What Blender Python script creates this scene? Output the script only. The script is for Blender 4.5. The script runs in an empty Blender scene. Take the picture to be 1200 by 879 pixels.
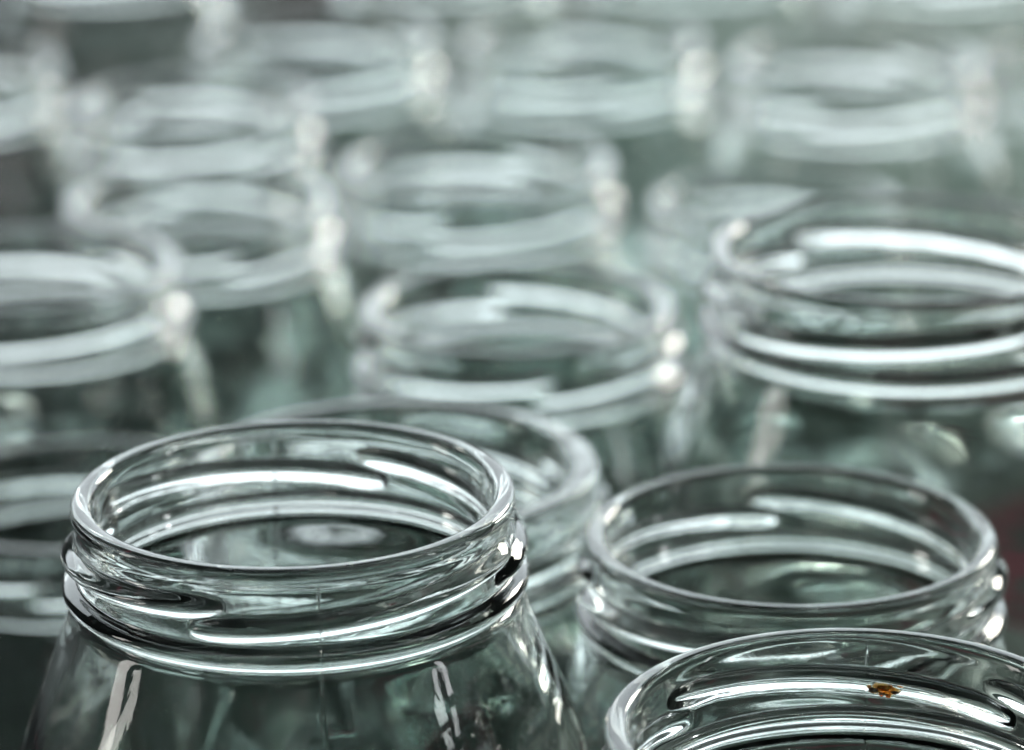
import bpy, math, random
import numpy as np
from mathutils import Matrix, Vector

# ------------------------------------------------------------------ camera
W, Hh, F = 1200.0, 879.0, 4000.0           # photograph size and focal length in its pixels
CAM_Z = 0.34
PITCH, ROLL = math.radians(18.3), 0.014
sc = bpy.context.scene
cam_d = bpy.data.cameras.new('camera')
cam = bpy.data.objects.new('camera', cam_d)
sc.collection.objects.link(cam)
cam_d.sensor_width = 36.0
cam_d.lens = F / W * 36.0
cam_d.clip_start = 0.01
cam_d.clip_end = 100.0
CM = Matrix.Translation((0, 0, CAM_Z)) @ Matrix.Rotation(math.pi / 2 - PITCH, 4, 'X') @ Matrix.Rotation(-ROLL, 4, 'Z')
cam.matrix_world = CM
cam_d.dof.use_dof = True
cam_d.dof.focus_distance = 0.468
cam_d.dof.aperture_fstop = 11.5
cam_d.dof.aperture_blades = 0
sc.camera = cam

# ------------------------------------------------------------------ world, lamps, exposure
wd = bpy.data.worlds.new('World')
sc.world = wd
wd.use_nodes = True
bg = wd.node_tree.nodes['Background']
bg.inputs['Color'].default_value = (0.44, 0.58, 0.53, 1)
bg.inputs['Strength'].default_value = 0.09

def area(name, loc, target, sx, sy, power, color):
    l = bpy.data.lights.new(name, 'AREA')
    l.shape = 'RECTANGLE'
    l.size, l.size_y = sx, sy
    l.energy = power
    l.color = color
    o = bpy.data.objects.new(name, l)
    sc.collection.objects.link(o)
    o.location = loc
    o.rotation_euler = (Vector(target) - Vector(loc)).to_track_quat('-Z', 'Y').to_euler()
    return o
T = (0, 0.7, 0.1)
area('window_light_back', (-0.3, 4.6, 1.75), T, 6.5, 2.5, 150, (0.86, 0.96, 1.0))
area('window_light_right', (2.3, 3.6, 1.7), T, 1.0, 0.9, 80, (1.0, 0.96, 0.86))
area('window_light_left', (-1.62, 0.42, 0.55), (0, .45, .12), 0.2, 0.7, 2.6, (1.0, 0.97, 0.92))
area('window_light_front', (1.55, 0.06, 0.66), (0, .45, .12), 0.08, 0.5, 1.0, (0.97, 0.98, 1.0))

sc.view_settings.view_transform = 'Standard'
sc.view_settings.look = 'None'
sc.view_settings.exposure = 0.1
sc.view_settings.gamma = 1.0
sc.render.engine = 'CYCLES'
cy = sc.cycles
cy.use_adaptive_sampling = False
cy.use_denoising = True
cy.denoiser = 'OPENIMAGEDENOISE'
cy.denoising_input_passes = 'RGB_ALBEDO_NORMAL'
cy.max_bounces = 26
cy.transmission_bounces = 24
cy.glossy_bounces = 6
cy.diffuse_bounces = 2
cy.transparent_max_bounces = 8
cy.sample_clamp_indirect = 20.0
cy.blur_glossy = 0.3
cy.caustics_reflective = True
cy.caustics_refractive = True

def tag(o, label=None, cat=None, group=None, kind=None):
    for k, v in (('label', label), ('category', cat), ('group', group), ('kind', kind)):
        if v:
            o[k] = v
    return o

# ------------------------------------------------------------------ materials
def nodes(name):
    m = bpy.data.materials.new(name)
    m.use_nodes = True
    nt = m.node_tree
    return m, nt, nt.nodes['Principled BSDF']

def glass(name, col, rough, bump, scale):
    m, nt, b = nodes(name)
    b.inputs['Base Color'].default_value = (*col, 1)
    b.inputs['Roughness'].default_value = rough
    b.inputs['IOR'].default_value = 1.5
    b.inputs['Transmission Weight'].default_value = 1.0
    if bump:
        tc = nt.nodes.new('ShaderNodeTexCoord')
        mp = nt.nodes.new('ShaderNodeMapping')
        mp.inputs['Scale'].default_value = (1, 1, 0.45)
        n1 = nt.nodes.new('ShaderNodeTexNoise')
        n1.inputs['Scale'].default_value = scale
        n1.inputs['Detail'].default_value = 3
        n2 = nt.nodes.new('ShaderNodeTexNoise')
        n2.inputs['Scale'].default_value = scale * 6
        n2.inputs['Detail'].default_value = 2
        n3 = nt.nodes.new('ShaderNodeTexNoise')          # where the fine ripple shows
        n3.inputs['Scale'].default_value = 60
        rp = nt.nodes.new('ShaderNodeMapRange')
        rp.inputs['From Min'].default_value = 0.54
        rp.inputs['From Max'].default_value = 0.68
        mul = nt.nodes.new('ShaderNodeMath'); mul.operation = 'MULTIPLY'
        add = nt.nodes.new('ShaderNodeMath'); add.operation = 'MULTIPLY_ADD'
        add.inputs[1].default_value = 0.5
        bp = nt.nodes.new('ShaderNodeBump')
        bp.inputs['Strength'].default_value = 1.0
        bp.inputs['Distance'].default_value = bump
        L = nt.links.new
        L(tc.outputs['Object'], mp.inputs['Vector'])
        for n in (n1, n2, n3):
            L(mp.outputs['Vector'], n.inputs['Vector'])
        L(n3.outputs['Fac'], rp.inputs['Value'])
        L(n2.outputs['Fac'], mul.inputs[0]); L(rp.outputs['Result'], mul.inputs[1])
        L(mul.outputs[0], add.inputs[0]); L(n1.outputs['Fac'], add.inputs[2])
        sm = nt.nodes.new('ShaderNodeMath'); sm.operation = 'MULTIPLY'     # handled, slightly scuffed patches
        sm.inputs[1].default_value = 0.11
        L(rp.outputs['Result'], sm.inputs[0]); L(sm.outputs[0], b.inputs['Roughness'])
        L(add.outputs[0], bp.inputs['Height'])
        L(bp.outputs['Normal'], b.inputs['Normal'])
    return m

G_CLEAR = glass('jar_glass', (0.936, 0.966, 0.953), 0.0, 0.000035, 260)
G_GREEN = glass('jar_glass_greenish', (0.89, 0.938, 0.922), 0.0, 0.000035, 260)

G_BASE = glass('thick_base_glass', (0.62, 0.83, 0.75), 0.0, 0.00006, 160)

def table_material():
    m, nt, b = nodes('worn_table')
    L = nt.links.new
    tc = nt.nodes.new('ShaderNodeTexCoord')
    n1 = nt.nodes.new('ShaderNodeTexNoise'); n1.inputs['Scale'].default_value = 9; n1.inputs['Detail'].default_value = 5
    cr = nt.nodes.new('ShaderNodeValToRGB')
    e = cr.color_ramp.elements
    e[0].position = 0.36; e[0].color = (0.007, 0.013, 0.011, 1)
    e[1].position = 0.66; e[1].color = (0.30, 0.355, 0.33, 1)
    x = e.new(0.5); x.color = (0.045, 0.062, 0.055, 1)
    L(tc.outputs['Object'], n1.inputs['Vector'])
    sx = nt.nodes.new('ShaderNodeSeparateXYZ')                  # the table colour darkens towards the left
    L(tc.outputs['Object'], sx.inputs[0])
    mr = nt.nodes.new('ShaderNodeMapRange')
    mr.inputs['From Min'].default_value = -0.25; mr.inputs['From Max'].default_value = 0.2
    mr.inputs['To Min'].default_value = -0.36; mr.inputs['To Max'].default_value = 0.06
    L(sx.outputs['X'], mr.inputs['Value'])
    my = nt.nodes.new('ShaderNodeMapRange')                     # far part painted paler, imitating the haze of out-of-focus light
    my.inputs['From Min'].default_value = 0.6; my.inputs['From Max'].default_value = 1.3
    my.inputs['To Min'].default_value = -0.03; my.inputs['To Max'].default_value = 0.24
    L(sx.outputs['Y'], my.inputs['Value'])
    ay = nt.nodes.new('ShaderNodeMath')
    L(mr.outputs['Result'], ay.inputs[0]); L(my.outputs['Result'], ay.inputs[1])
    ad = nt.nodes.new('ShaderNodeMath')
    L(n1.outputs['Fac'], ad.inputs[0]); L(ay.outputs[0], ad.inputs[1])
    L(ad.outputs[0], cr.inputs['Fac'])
    mp = nt.nodes.new('ShaderNodeMapping'); mp.inputs['Scale'].default_value = (5, 16, 1); mp.inputs['Location'].default_value = (3.1, 0.4, 0)
    n2 = nt.nodes.new('ShaderNodeTexNoise'); n2.inputs['Scale'].default_value = 1.6; n2.inputs['Detail'].default_value = 3
    L(tc.outputs['Object'], mp.inputs['Vector']); L(mp.outputs['Vector'], n2.inputs['Vector'])
    r2 = nt.nodes.new('ShaderNodeMapRange'); r2.inputs['From Min'].default_value = 0.62; r2.inputs['From Max'].default_value = 0.66
    src = n2.outputs['Fac']
    for cx, cyy in ((0.145, 0.87), (-0.02, 0.76)):              # two dark red streaky spills
        vd = nt.nodes.new('ShaderNodeVectorMath'); vd.operation = 'DISTANCE'
        vd.inputs[1].default_value = (cx, cyy, 0)
        L(tc.outputs['Object'], vd.inputs[0])
        mr2 = nt.nodes.new('ShaderNodeMapRange')
        mr2.inputs['From Min'].default_value = 0.0; mr2.inputs['From Max'].default_value = 0.09
        mr2.inputs['To Min'].default_value = 0.17; mr2.inputs['To Max'].default_value = 0.0
        L(vd.outputs['Value'], mr2.inputs['Value'])
        a2 = nt.nodes.new('ShaderNodeMath')
        L(src, a2.inputs[0]); L(mr2.outputs['Result'], a2.inputs[1])
        src = a2.outputs[0]
    L(src, r2.inputs['Value'])
    mx = nt.nodes.new('ShaderNodeMix'); mx.data_type = 'RGBA'
    mx.inputs['B'].default_value = (0.13, 0.022, 0.038, 1)
    L(r2.outputs['Result'], mx.inputs['Factor']); L(cr.outputs['Color'], mx.inputs['A'])
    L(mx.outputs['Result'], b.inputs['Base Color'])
    b.inputs['Roughness'].default_value = 0.8
    b.inputs['Specular IOR Level'].default_value = 0.1
    return m

# ------------------------------------------------------------------ the surface
def sheet(name, pts, z, mat):
    me = bpy.data.meshes.new(name)
    me.from_pydata([(x, y, z) for x, y in pts], [], [tuple(range(len(pts)))])
    me.materials.append(mat)
    o = bpy.data.objects.new(name, me)
    sc.collection.objects.link(o)
    return o
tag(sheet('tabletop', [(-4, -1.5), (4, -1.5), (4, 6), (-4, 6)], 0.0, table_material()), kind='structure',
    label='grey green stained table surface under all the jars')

# ------------------------------------------------------------------ jars
def chaikin(p, n):
    for _ in range(n):
        q = [p[0]]
        for a, b in zip(p[:-1], p[1:]):
            q.append(a * .75 + b * .25); q.append(a * .25 + b * .75)
        q.append(p[-1]); p = q
    return np.array(p)

def resample(p, stepf):
    seg = np.linalg.norm(np.diff(p, axis=0), axis=1)
    s = np.concatenate([[0], np.cumsum(seg)])
    t, out = 0.0, []
    while t < s[-1]:
        r, z = np.interp(t, s, p[:, 0]), np.interp(t, s, p[:, 1])
        out.append((r, z)); t += stepf(r, z)
    out.append(tuple(p[-1]))
    return np.array(out)

def jar(px, py, w, D, Rb, start, fine, glassm, label, seed, group='empty glass jars standing close together without lids', seam=9.0, slope=0.5, fat=False):
    """px,py,w: rim centre and width in the photograph; D: rim diameter in mm; Rb: body radius in mm."""
    d = F * D / 1000.0 / w
    py -= w / 2 * math.sin(PITCH + (py - Hh / 2) / F) * (D / 2000 / d)      # a near rim's front half looks larger
    c = CM @ Vector(((px - W / 2) / F * d, -(py - Hh / 2) / F * d, -d))
    H = c.z * 1000.0
    s = D / 63.0
    rng = np.random.RandomState(seed)
    V = lambda L: [np.array(q, float) for q in L]
    # one closed profile: inside centre of the base, up the inner wall, over the lip, down the outside, under the base
    zn = 15.4 * s
    r0 = 31.5 * s
    zsh = zn + (Rb - r0) / slope            # where the cone reaches the body radius
    ti = 2.9
    inner_low = [(0, -H + 9), (Rb * .45, -H + 7.5), (Rb * .78, -H + 6.3), (Rb - 5.5, -H + 8.5), (Rb - ti - .3, -H + 14),
                 (Rb - ti, -H + 24), (Rb - ti, -zsh - 14), (Rb - ti - .4, -zsh - 5), (Rb - ti - 3.6, -zsh + 5), (28.9 * s, -zn - 1.6), (28.5 * s, -13.4 * s)]
    neck_in = [(28.6 * s, -12.5 * s), (28.2 * s, -10.6 * s), (28.15 * s, -5 * s), (28.2 * s, -2.6 * s), (28.35 * s, -1.2 * s), (28.9 * s, -.3 * s)]
    lip = [(29.5 * s, -.04 * s), (30.7 * s, -.0 * s), (31.35 * s, -.35 * s), (31.55 * s, -1.1 * s), (31.5 * s, -2.1 * s), (31.25 * s, -2.8 * s)]
    if fat:                                  # these jars have a broader, flatter lip
        neck_in = [(28.6 * s, -12.5 * s), (27.6 * s, -10.6 * s), (27.1 * s, -5 * s), (27.1 * s, -2.6 * s), (27.2 * s, -1.4 * s), (27.6 * s, -.5 * s)]
        lip = [(28.2 * s, -.1 * s), (29.2 * s, 0), (30.4 * s, 0), (31.1 * s, -.2 * s), (31.5 * s, -.9 * s), (31.5 * s, -1.8 * s), (31.25 * s, -2.8 * s)]
    neck = [(31.2 * s, -4 * s), (31.2 * s, -10.6 * s), (31.25 * s, -11.2 * s), (32.3 * s, -11.5 * s), (33.25 * s, -12.1 * s), (33.35 * s, -13.0 * s),
            (32.9 * s, -13.8 * s), (31.6 * s, -14.3 * s), (31.35 * s, -14.9 * s), (31.4 * s, -15.3 * s), (31.9 * s, -15.5 * s), (32.6 * s, -16.8 * s)]
    outer_low = [(Rb - 5, -zsh + 8), (Rb - .6, -zsh - 3), (Rb, -zsh - 12), (Rb, -H + 16), (Rb - .6, -H + 6), (Rb - 3.5, -H + 1.2), (Rb - 7, -H + .15),
                 (Rb - 10, -H + .6), (Rb * .5, -H + 3), (0, -H + 4)]
    prof = chaikin(V(inner_low + neck_in + lip + neck + outer_low), 3)
    fs = (.30 if fine else .6)
    prof = resample(prof, lambda r, z: fs * s if (z > -17 * s and r > 20) else (1.1 if fine else 3.0))
    ilip = int(np.argmax(prof[:, 1]))
    n_ang = 448 if fine else 176
    ang = list(np.arange(n_ang) * 2 * math.pi / n_ang)
    sa = [math.radians(seam) % (2 * math.pi), math.radians(seam + 180) % (2 * math.pi)]
    if fine:
        for a in sa:
            ang += [a + k * 0.0032 for k in (-2.4, -1.4, -.7, 0, .7, 1.4, 2.4)]
    ang = np.sort(np.array(ang) % (2 * math.pi))
    A, Z = np.meshgrid(ang, prof[:, 1])
    R = np.repeat(prof[:, 0][:, None], len(ang), 1)
    idx = np.arange(len(prof))[:, None]
    outer = (idx > ilip) & (idx < len(prof))
    # four thread ridges, each rising to the right
    tid = -np.ones(R.shape, int)
    zr = -Z / s
    for k in range(4):
        a0 = math.radians(start + 90 * k)
        da = np.degrees((A - a0 + 0.35) % (2 * math.pi) - 0.35)
        Lt = 98.0
        u = da / Lt
        zc = 9.0 - 3.5 * u
        hw = 2.0
        end = np.clip(np.minimum(da + 1, Lt - da) / 13.0, 0, 1)
        end = np.sqrt(1 - (1 - end) ** 2)
        v = np.abs(zr - zc) / (hw * (0.35 + .65 * end) + 1e-6)
        sec = np.where(v < 1, np.cos(np.clip(v, 0, 1) * math.pi / 2) ** 1.25, 0)
        on = (u > -0.02) & (u < 1.01) & (zr < 12)
        disp = 2.0 * s * sec * end * on
        R += np.where(outer, disp, 0)
        v2 = np.abs(zr - zc) / (hw * 1.15)
        R += np.where((~outer) & (R > 20) & on, 0.3 * s * np.where(v2 < 1, np.cos(np.clip(v2, 0, 1) * math.pi / 2) ** 2, 0) * np.clip(np.minimum(da + 1, Lt - da) / 16.0, 0, 1) ** 2, 0)
        tid = np.where(outer & (disp > 0.05), k, tid)
    # blown glass is never even: slow waves, stronger inside
    amp_in, amp_out = np.zeros(R.shape), np.zeros(R.shape)
    below = np.clip((zr - 12) / 10, 0, 1)
    for q in range(16):
        ka = rng.randint(1, 15); kz = rng.uniform(.02, .32); ph = rng.uniform(0, 6.28)
        wv = np.sin(ka * A + kz * Z + ph) / (1 + .12 * ka)
        amp_in += wv * .09; amp_out += np.sin(ka * A - kz * Z * .7 + ph * 2) / (1 + .2 * ka) * .035
    fade = np.clip(R / 12, 0, 1)
    R += np.where(outer, amp_out * (0.15 + below) * fade, amp_in * (0.02 + below) * fade * (zr > 3))
    # mould seam on the outside
    if fine:
        for a in sa:
            dd = np.abs((A - a + math.pi) % (2 * math.pi) - math.pi)
            R += np.where(outer & (zr > 2.4), (0.34 if seed == 11 else 0.12) * (.65 + .35 * np.sin(zr * 1.7 + np.sin(zr * .6) * 2)) * np.clip(1 - dd / 0.0065, 0, 1), 0)
    # slight unevenness of the base inside
    Zw = Z.copy()
    X0, Y0 = R * np.sin(A), R * np.cos(A)
    low = (~outer) & (Z < -H + 16)
    Zw += np.where(low, (np.sin(3 * A + R * .21) * 1.3 + np.sin(5 * A - R * .35 + 1) * .8) * np.clip(R / 8, 0, 1) + (R < 26) * np.sin(X0 * .33 + 1) * np.sin(Y0 * .27) * 1.6, 0)
    # angle 0 faces the camera, growing to the right
    X = R * np.sin(A); Y = -R * np.cos(A)
    P = np.stack([X, Y, Zw + H], -1) / 1000.0
    # smooth normals of the whole surface so the parts shade as one glass
    du = np.roll(P, -1, 1) - np.roll(P, 1, 1)
    dv = np.gradient(P, axis=0)
    N = np.cross(du, dv)
    ln = np.linalg.norm(N, axis=-1, keepdims=True)
    N = N / np.maximum(ln, 1e-12)
    N[0] = (0, 0, 1); N[-1] = (0, 0, -1)
    mid = ilip + 5
    rad = np.array([X[mid, 0], Y[mid, 0], 0])
    if np.dot(N[ilip, 0], (0, 0, 1)) < 0:
        N[1:-1] *= -1
        flip = True
    else:
        flip = False
    nr, na = A.shape
    I = np.arange(nr * na).reshape(nr, na)
    f = np.stack([I[:-1], np.roll(I, -1, 1)[:-1], np.roll(I, -1, 1)[1:], I[1:]], -1)
    if flip:
        f = f[..., ::-1]
    zf = zr[:-1]; outf = (np.arange(nr - 1)[:, None] >= ilip) & np.ones((1, na), bool)
    tf = np.maximum(tid[:-1], tid[1:])
    cls = np.full(zf.shape, 0)                                    # 0 body
    cls[(zf < 3.0)] = 1                                           # rim
    cls[outf & (zf >= 3.0) & (zf < 11.0)] = 2                     # neck
    cls[outf & (zf >= 11.0) & (zf < 15.3)] = 3                    # neck bead
    bottom = outf & (Z[:-1] < -H + 4.5) & (R[:-1] < Rb - 2.5)
    cls[bottom] = 4
    cls[(~outf) & (zf >= 3.0) & (zf < 13)] = 5                    # inner neck
    for k in range(4):
        cls[(tf == k) & outf & (zf >= 3.0) & (zf < 11.0)] = 10 + k
    root = bpy.data.objects.new('glass_jar', None)
    root.empty_display_size = .02
    sc.collection.objects.link(root)
    root.location = (c.x, c.y, 0)
    tag(root, label, 'jar', group)
    Pf, Nf = P.reshape(-1, 3), N.reshape(-1, 3)
    for cid, nm in ((0, 'body'), (1, 'rim'), (2, 'neck'), (3, 'neck_ring'), (4, 'base'), (5, 'inner_neck'), (10, 'screw_thread'), (11, 'screw_thread'), (12, 'screw_thread'), (13, 'screw_thread')):
        ff = f[cls == cid].reshape(-1, 4)
        if not len(ff):
            continue
        used, inv = np.unique(ff, return_inverse=True)
        ff = inv.reshape(-1, 4)
        me = bpy.data.meshes.new(nm)
        me.vertices.add(len(used)); me.vertices.foreach_set('co', Pf[used].astype(np.float32).ravel())
        me.loops.add(ff.size); me.loops.foreach_set('vertex_index', ff.astype(np.int32).ravel())
        me.polygons.add(len(ff)); me.polygons.foreach_set('loop_start', (np.arange(len(ff)) * 4).astype(np.int32))
        me.update(calc_edges=True)
        me.polygons.foreach_set('use_smooth', np.ones(len(ff), bool))
        me.normals_split_custom_set_from_vertices(Nf[used].tolist())
        me.materials.append(G_BASE if nm == 'base' else glassm)
        o = bpy.data.objects.new(nm, me)
        sc.collection.objects.link(o)
        o.parent = root
    JARS.append((label, c.x * 1000, c.y * 1000, H, Rb, D / 2 + 2))
    return root, c, s

JARS = []
J = [
 # px,  py,   w,   D,   Rb, start, fine, glass, label
 (344, 580, 521, 63, 42.0, -23, 1, G_CLEAR, 'sharply focused tall clear jar with mould seam at the front, lower left'),
 (927, 628, 480, 63, 39.8, 0, 1, G_CLEAR, 'slightly blurred clear jar directly behind the cropped jar in the lower right corner'),
 (1006, 856, 596, 66, 43.5, 42, 1, G_CLEAR, 'nearest wide mouthed jar cut off by the lower right corner, rust speck inside its neck'),
 (458, 548, 488, 70, 39.8, 30, 1, G_GREEN, 'greenish jar with bluish rim half hidden behind the sharply focused jar'),
 (607, 360, 372, 63, 40.0, 5, 0, G_GREEN, 'blurred jar in the middle of the picture with pale blue ring of rim'),
 (1064, 291, 462, 70, 46.0, 27, 0, G_CLEAR, 'large wide shouldered jar at the right edge with bright thread arcs in its neck'),
 (38, 313, 350, 63, 40.0, 60, 0, G_CLEAR, 'blurred jar cut by the left edge with a bright white arc inside its mouth'),
 (233, 235, 316, 63, 40.0, 15, 0, G_CLEAR, 'blurred jar just behind the jar cut by the left edge, near the upper left'),
 (560, 192, 322, 68, 38.0, 70, 0, G_GREEN, 'blurred jar directly behind the middle jar with pale ring of rim'),
 (909, 237, 296, 63, 36.0, 40, 0, G_GREEN, 'blurred jar whose right half hides behind the large wide shouldered jar'),
 (90, 580, 395, 63, 40.0, 80, 0, G_CLEAR, 'dark blurred jar at the left edge hidden behind the sharply focused jar'),
 (228, 118, 286, 63, 40.0, 33, 0, G_CLEAR, 'strongly blurred jar at the upper left, third back from the left edge'),
 (372, 42, 282, 70, 42.0, 48, 0, G_GREEN, 'strongly blurred jar at the top, first one right of the upper left jar'),
 (682, 46, 284, 73, 42.0, 10, 0, G_GREEN, 'strongly blurred jar at the top centre behind the two middle jars'),
 (1004, 70, 296, 72, 45.0, 62, 0, G_CLEAR, 'strongly blurred jar at the top right, above the large wide shouldered jar'),
 (-62, 78, 262, 66, 42.0, 21, 0, G_CLEAR, 'strongly blurred jar at the top left corner, only its right side in the picture'),
 (1298, 66, 290, 78, 46.0, 77, 0, G_CLEAR, 'strongly blurred jar at the top right corner, only its left side in the picture'),
 (130, -78, 246, 70, 44.0, 50, 0, G_CLEAR, 'farthest row jar at the top edge, leftmost of that row'),
 (520, -84, 250, 72, 41.5, 12, 0, G_CLEAR, 'farthest row jar at the top edge, second from the left of that row'),
 (818, -82, 250, 72, 41.5, 26, 0, G_GREEN, 'farthest row jar at the top edge, third from the left of that row'),
 (1110, -76, 250, 72, 41.5, 71, 0, G_CLEAR, 'farthest row jar at the top edge, rightmost of that row'),
]
made = []
for i, j in enumerate(J):
    made.append(jar(*j[:7], j[7], j[8], 11 + i, seam=9.0 if i == 0 else (-21 if i == 1 else -8 + 37 * (i > 2)), fat=i > 2 and i != 5))

# ------------------------------------------------------------------ rust speck inside the neck of the nearest jar
def crumb(name, parts, mat, parent, seed):
    rng = random.Random(seed)
    vs, fs = [], []
    for (u, v, sx, sz, th) in [tuple(1.15 * q for q in p) for p in parts]:                              # along the wall, up, half width, half height, thickness (mm)
        n, b0 = 12, len(vs)
        for ring, (q, t) in enumerate(((1.0, 0.0), (.8, .6), (.4, 1.0))):
            for k in range(n):
                a = k * 2 * math.pi / n
                m = q * (1 + rng.uniform(-.3, .3))
                vs.append(((u + math.cos(a) * sx * m) / 1000, -(t * th * rng.uniform(.7, 1.2)) / 1000, (v + math.sin(a) * sz * m) / 1000))
        vs.append((u / 1000, -th / 1000, v / 1000))
        for r in range(2):
            for k in range(n):
                k2 = (k + 1) % n
                fs.append((b0 + r * n + k, b0 + r * n + k2, b0 + r * n + n + k2, b0 + r * n + n + k))
        for k in range(n):
            fs.append((b0 + 2 * n + k, b0 + 2 * n + (k + 1) % n, b0 + 3 * n))
        fs.append(tuple(range(b0 + n - 1, b0 - 1, -1)))
    me = bpy.data.meshes.new(name)
    me.from_pydata(vs, [], fs)
    me.materials.append(mat)
    o = bpy.data.objects.new(name, me)
    sc.collection.objects.link(o)
    o.parent = parent
    return o

def rust_mat(name, c1, c2):
    m, nt, b = nodes(name)
    n = nt.nodes.new('ShaderNodeTexNoise'); n.inputs['Scale'].default_value = 1800
    tc = nt.nodes.new('ShaderNodeTexCoord')
    cr = nt.nodes.new('ShaderNodeValToRGB')
    cr.color_ramp.elements[0].position = .4; cr.color_ramp.elements[1].position = .6
    cr.color_ramp.elements[0].color = (*c1, 1); cr.color_ramp.elements[1].color = (*c2, 1)
    nt.links.new(tc.outputs['Object'], n.inputs['Vector'])
    nt.links.new(n.outputs['Fac'], cr.inputs['Fac']); nt.links.new(cr.outputs['Color'], b.inputs['Base Color'])
    b.inputs['Roughness'].default_value = .7
    b.inputs['Subsurface Weight'].default_value = .8
    b.inputs['Subsurface Radius'].default_value = (1, .45, .2)
    b.inputs['Subsurface Scale'].default_value = .001
    return m
rj, rc, rs = made[2]
rphi = math.radians(180 - 13)
rr = 28.1 * rs / 1000
rust = bpy.data.objects.new('rust_speck', None)
sc.collection.objects.link(rust)
rust.location = (rc.x + rr * math.sin(rphi), rc.y - rr * math.cos(rphi), rc.z - 0.0078)
rust.rotation_euler = (0, 0, -(math.pi - rphi))
tag(rust, 'tiny orange brown rust speck stuck inside the neck of the nearest jar', 'speck')
crumb('rust_flake', [(0, 0.1, .7, .4, .45), (-.6, .1, .3, .25, .3), (.7, .3, .3, .2, .25)], rust_mat('rust_orange', (.40, .12, .015), (.85, .36, .05)), rust, 3)
crumb('rust_crust', [(-1.3, -.35, .6, .4, .15), (-.3, -.75, .5, .3, .15), (.5, -.9, .35, .3, .12), (1.3, -.4, .5, .25, .12), (-1.9, .1, .3, .25, .12), (.1, -.1, 1.9, .8, .08), (1.9, .4, .35, .15, .1)],
      rust_mat('rust_brown', (.22, .13, .09), (.46, .34, .27)), rust, 5)

for a in range(len(JARS)):
    for b in range(a + 1, len(JARS)):
        A_, B_ = JARS[a], JARS[b]
        dd = math.hypot(A_[1] - B_[1], A_[2] - B_[2])
        if dd < A_[4] + B_[4] + .5:
            print('CLOSE', a, b, round(dd, 1), 'need', A_[4] + B_[4])
for i, q in enumerate(JARS):
    print(i, [round(x) for x in q[1:4]])
